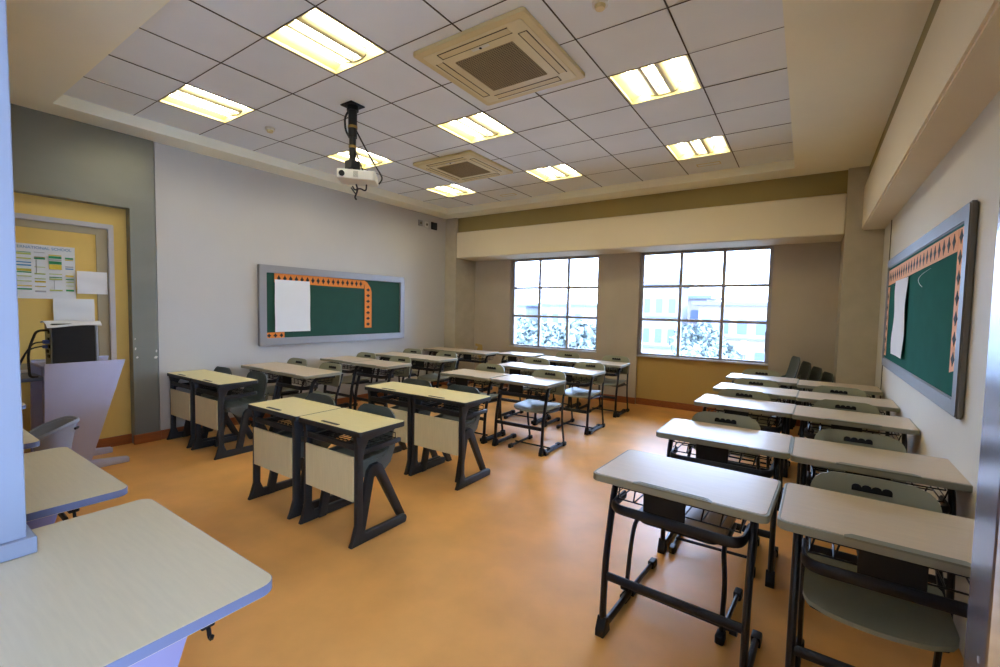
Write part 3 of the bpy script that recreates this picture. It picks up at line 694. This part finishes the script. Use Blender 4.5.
# ------------------------------------------------------------------ tables and podium in the near left corner
def make_table():
    t = thing('laminate_table', '', 'table')
    a = BM(); prism(a, rrect(-.4302, -1.503, .4302, -.0008, .0385), 'z', .722, .75); tp = obj('tabletop', a, 'lam_t', t)
    e = BM(); ring(e, rrect(-.432, -1.505, .432, .001, .04), rrect(-.4300, -1.5028, .4300, -.001, .0383), 'z', .724, .7488); obj('edge_trim', e, 'edge_t', tp, label='violet-blue edge trim')
    for y0, y1 in ((-.40, -.05),):
        for x in (-.405, .405):
            p = BM(); prism(p, [(y0-.62, .72), (y0+.20, .72), (y0-.02, .06), (y0-.40, .06)], 'x', x-.012, x+.012, .003); lp = obj('leg_panel', p, 'lilac_leg', t)
            f = BM(); box(f, (x-.03, y0-.60, 0), (x+.03, y0+.16, .06), .01); obj('foot', f, 'edge_b', t)
    c = BM(); box(c, (-.35, -.75, .40), (.35, -.73, .70)); obj('modesty_panel', c, 'lilac', t, smooth=False)
    h = BM(); box(h, (.392, -.175, .705), (.418, -.145, .7225), .003); tube(h, fillet([(.405, -.16, .712), (.418, -.16, .705), (.42, -.16, .690), (.428, -.16, .684), (.434, -.16, .694)], .008), .005, 6); obj('bag_hook', h, 'black', t)
    return t
tb = make_table(); tb.location = (-1.54, .628, 0); tb['label'] = 'nearest laminate table with violet-blue edge and rounded corners'; tb['group'] = 'laminate tables in the corner'
for x, lab in ((-2.56, 'second laminate table with violet-blue edge, before the grey bucket chair'), (-3.62, 'third laminate table, only its corner showing beside the pale blue pier'), (-4.80, 'farthest laminate table, a sliver beside the pier near the lectern')):
    dup(tb, (x, .622+(.10 if x < -4 else 0)-(.05 if -4 < x < -3 else 0), 0), 0, lab, 'laminate tables in the corner')
# bucket chair
bc = thing('bucket_chair', 'grey plastic bucket chair between the second table and the lectern', 'chair', (-4.26, .79, 0), -8)
def buck(u, v):
    a = R(-118+236*u)+R(90); f = abs(u*2-1)
    top = .645-.09*max(0, f-.35)**1.4/.55
    z = .34+(top-.34)*v; r = .13+.045*v+.012*v*v
    return ((r*math.cos(a)*1.08, r*math.sin(a), z), (math.cos(a), math.sin(a), .2))
b = BM(); shell_grid(b, buck, 28, 10, .014)
tube(b, [Vector(buck(k/30, 1)[0])+Vector(buck(k/30, 1)[1])*.012 for k in range(31)], .014, 8); obj('back_shell', b, 'bucket', bc)
b = BM(); cyl(b, (0, -.01, .345), .14, .03, 32); obj('seat', b, 'bucket', bc)
for q in (157, 229, 301, 13, 85):
    b = BM(); tube(b, [(0, 0, .10), (.36*math.cos(R(q)), .36*math.sin(R(q)), .025)], .016, 8, .022); obj('leg', b, 'slate', bc)
b = BM(); cyl(b, (0, 0, .22), .028, .24, 16); obj('pedestal', b, 'slate', bc)
b = BM(); tube(b, fillet([(.06, .196, .60), (.11, .172, .60)], .01), .009, 6); obj('grip_slot', b, 'black', bc)
bc.scale = (.8, .8, .97)
# lectern desk
lc = thing('lectern_desk', 'lilac lectern desk with tapered side panels, carrying the computer', 'lectern', (-5.34, .95, 0))
for x in (.22, -.22):
    b = BM(); prism(b, [(.0, .945), (.53, .945), (.27, .06), (-.02, .06)], 'x', x-.014, x+.014, .003); pn = obj('side_panel', b, 'lilac', lc)
    b = BM(); prism(b, [(-.05, 0), (.535, 0), (.535, .045), (.30, .07), (-.05, .07)], 'x', x-.035, x+.035, .006); obj('foot', b, 'lilac', lc)
b = BM(); box(b, (-.22, .0, .90), (.21, .47, .925), .003); obj('desktop', b, 'lilac', lc)
b = BM(); box(b, (-.21, .06, .35), (.21, .08, .90), .003); obj('rear_panel', b, 'lilac', lc)
b = BM(); box(b, (-.30, -.16, .80), (.14, .02, .83), .005); obj('keyboard_shelf', b, 'edge_t', lc)
pc = thing('computer_tower', 'black computer tower standing on the lilac lectern desk', 'computer', (-5.20, 1.145, .925))
b = BM(); box(b, (-.09, -.145, 0), (.09, .13, .35), .004); cs = obj('case', b, 'pc', pc)
b = BM(); box(b, (-.085, .128, .0), (.092, .150, .35), .006); obj('front_bezel', b, 'bucket', pc)
b = BM(); box(b, (-.088, -.152, .005), (.088, -.1445, .345)); 
pp = obj('rear_plate', b, 'port', pc, smooth=False)
b = BM()
for z, x in ((.28, .04), (.22, .03), (.20, -.03), (.16, .05), (.12, .0), (.08, .03)): box(b, (x-.025, -.160, z-.014), (x+.025, -.151, z+.014), .003)
obj('port', b, 'black', pp)
b = BM(); box(b, (.02, -.19, .185), (.06, -.15, .215), .004); box(b, (-.02, -.185, .145), (.02, -.15, .17), .004); obj('plug', b, 'blue_plug', pp)
def cable(lab, pts, r=.007, m='cable'):
    b = BM(); tube(b, fillet(pts, .08, 6), r, 7); o = obj('computer_cable', b, m); tag(o, lab, 'cable', 'computer cables')
cable('thick black cable looping from the top of the computer tower', [(-5.16, .992, 1.22), (-5.16, .92, 1.22), (-5.18, .87, 1.05), (-5.20, .88, .84), (-5.22, .93, .83)], .009)
cable('thin black cable hanging from the blue plug of the computer tower', [(-5.16, .96, 1.125), (-5.16, .90, 1.12), (-5.20, .84, 1.0), (-5.25, .80, .84), (-5.27, .80, .6)], .006)
cable('grey cable trailing lowest behind the computer tower', [(-5.22, .99, 1.09), (-5.22, .88, 1.07), (-5.26, .82, .9), (-5.36, .78, .835)], .006, 'slate')
b = BM(); shell_grid(b, lambda u, v: ((-5.30+.21*u, .97+.345*v, 1.281+.010*math.sin(u*5+v*4)-.03*max(0, u-.82)*5), (0, 0, 1)), 12, 10, .008); o = obj('paper_pile', b, 'paper'); tag(o, 'crumpled white papers lying on top of the black computer tower', 'paper')

# ------------------------------------------------------------------ pale blue pier standing at the near left
b = BM(); box(b, (-2.0, -1.2, .752), (-1.79, .286, ZS), .003); struct('pillar_pier', b, 'pier')
b = BM(); box(b, (-2.02, -1.2, .752), (-1.772, .303, .799), .002); struct('trim_6', b, 'pier')

# ------------------------------------------------------------------ outside
b = BM(); box(b, (-120, 9, -7.2), (80, 160, -7)); struct('ground_outside', b, 'ground')
def building(lab, x0, x1, y, d, z1, m, nx, nz, roof=True, z0=-7):
    t = thing('building', lab, 'building', (x0, y, z0), 0, 'buildings outside')
    W = x1-x0; H = z1-z0
    a = BM(); box(a, (0, 0, 0), (W, d, H)); obj('wall', a, m, t, smooth=False)
    if roof:
        a = BM(); box(a, (-.5, -.6, H), (W+.5, d+.5, H+.35)); obj('roof', a, 'broof', t, smooth=False)
    for i in range(nx):
        for k in range(nz):
            xx = W*(i+.5)/nx; zz = H-1.9-2.9*k; w = W/nx*.26
            a = BM(); box(a, (xx-w, -.06, zz-.7), (xx+w, .05, zz+.65)); wn = obj('window', a, 'bwin', t, smooth=False)
    for k in range(nz):
        a = BM(); box(a, (-.2, -.35, H-3.05-2.9*k), (W+.2, .02, H-2.9-2.9*k)); obj('ledge', a, 'broof', t, smooth=False)
    return t
bl = building('pale block with tall dark window bays seen through the right window, left side', -13.6, -10.0, 45, 4, 4.0, 'bld', 3, 3)
a = BM(); box(a, (1.0, 2, 11), (3.6, 5, 12.6)); obj('water_tank', a, 'bld', bl, smooth=False)
building('narrow pinkish block in the middle of the right window', -11.0, -8.9, 53, 6, 3.0, 'bld2', 1, 3)
building('wide pale block with a flat dark roof filling the right side of the window', -8.4, 0.5, 46, 6, 2.2, 'bld2', 6, 3)
building('low pale block on the skyline of the left window, its right side', -34.5, -27, 62, 8, 2.2, 'bld', 4, 2)
building('distant pale block at the left edge of the left window', -46, -37, 62, 8, 2.0, 'bld', 5, 2)
building('small distant block between the others in the left window', -37, -34, 80, 8, 1.2, 'bld2', 2, 1)
b = BM(); bmesh.ops.create_uvsphere(b, u_segments=20, v_segments=12, radius=.55); o = obj('water_tank', b, 'white'); o.location = (-3.9, 40, -1.2); tag(o, 'round white tank on a frame before the wide block', 'tank')
b = BM(); cyl(b, (0, 0, -2.9), .08, 5.8, 8); obj('post', b, 'bark', o)
def tree(lab, x, y, z, rx, rz, n):
    t = thing('tree', lab, 'tree', (x, y, -7), 0, 'trees outside the windows')
    c = BM(); rnd = random.Random(int(x*10+y))
    lobes = [(rnd.uniform(-.6, .6)*rx, rnd.uniform(-.5, .5)*rx, rnd.uniform(-.4, .5)*rz, rnd.uniform(.35, .6)) for _ in range(9)]
    for k in range(n):
        lx, ly, lz, lr = rnd.choice(lobes)
        d = Vector((rnd.gauss(0, 1), rnd.gauss(0, 1), rnd.gauss(0, 1))).normalized()
        p = Vector((lx, ly, lz+z+7))+Vector((d.x*rx*lr, d.y*rx*lr, d.z*rz*lr))*rnd.uniform(.7, 1.05)
        s = rnd.uniform(.12, .26); u = Vector((rnd.gauss(0, 1), rnd.gauss(0, 1), rnd.gauss(0, 1))).normalized(); w = u.cross(d+Vector((.01, .2, .1))).normalized()
        c.faces.new([c.verts.new(p+u*s), c.verts.new(p+w*s*.6), c.verts.new(p-u*s), c.verts.new(p-w*s*.6)])
    obj('crown', c, 'leaf', t, smooth=False)
    k = BM(); tube(k, [(0, 0, 0), (.1, 0, (z+7)*.5), (0, .1, z+7)], .16, 8)
    for q in range(5): tube(k, [(0, .05, (z+7)*.7), (rx*.6*math.cos(q*1.3), rx*.6*math.sin(q*1.3), z+7+.2*rz)], .06, 6)
    obj('trunk', k, 'bark', t)
tree('leafy treetop at the left of the left window', -22.6, 27, -.7, 3.0, 1.9, 5200)
tree('leafy treetop in the middle of the left window', -17.2, 29, -.8, 3.0, 1.9, 5200)
tree('leafy treetop at the right of the left window', -11.9, 26, -.8, 2.8, 1.8, 4800)
tree('leafy treetop low in the left pane of the right window', -7.9, 22, -1.6, 1.5, 1.0, 1800)
tree('largest treetop low in the middle of the right window', -4.3, 27, -1.3, 1.8, 1.2, 2400)
tree('taller pale treetop behind the largest one in the right window', -6.6, 38, -.4, 2.0, 1.8, 1500)
tree('treetop low beyond the right pane of the right window', -2.2, 32, -2.6, 1.8, 1.0, 1200)

# ------------------------------------------------------------------ sky, camera, colour
w = bpy.data.worlds.new('sky'); scn.world = w; w.use_nodes = True; nt = w.node_tree
bg = nt.nodes['Background']; bg.inputs['Color'].default_value = (.50, .67, 1, 1); bg.inputs['Strength'].default_value = 9
f, pitch, roll, yaw = 450.985, -.0540779, .0191068, .5939174
cam = bpy.data.cameras.new('camera'); co = bpy.data.objects.new('camera', cam); COL.objects.link(co); scn.camera = co
cam.sensor_width = 36; cam.lens = f/1000*36; cam.clip_start = .05; cam.clip_end = 500
fwd = Vector((-math.sin(yaw)*math.cos(pitch), math.cos(yaw)*math.cos(pitch), math.sin(pitch)))
rt = Vector((math.cos(yaw), math.sin(yaw), 0)); up = rt.cross(fwd)
r2 = rt*math.cos(roll)+up*math.sin(roll); u2 = -rt*math.sin(roll)+up*math.cos(roll)
mw = Matrix((r2, u2, -fwd)).transposed().to_4x4(); mw.translation = (0, 0, 1.465); co.matrix_world = mw
vs = scn.view_settings; vs.view_transform = 'Standard'; vs.look = 'None'; vs.gamma = 1; vs.exposure = 1.48; vs.use_curve_mapping = False
scn.display_settings.display_device = 'sRGB'
scn.cycles.max_bounces = 10; scn.cycles.diffuse_bounces = 6; scn.cycles.transparent_max_bounces = 12
scn.cycles.use_denoising = True; scn.cycles.sample_clamp_indirect = 8; scn.cycles.caustics_reflective = False; scn.cycles.caustics_refractive = False
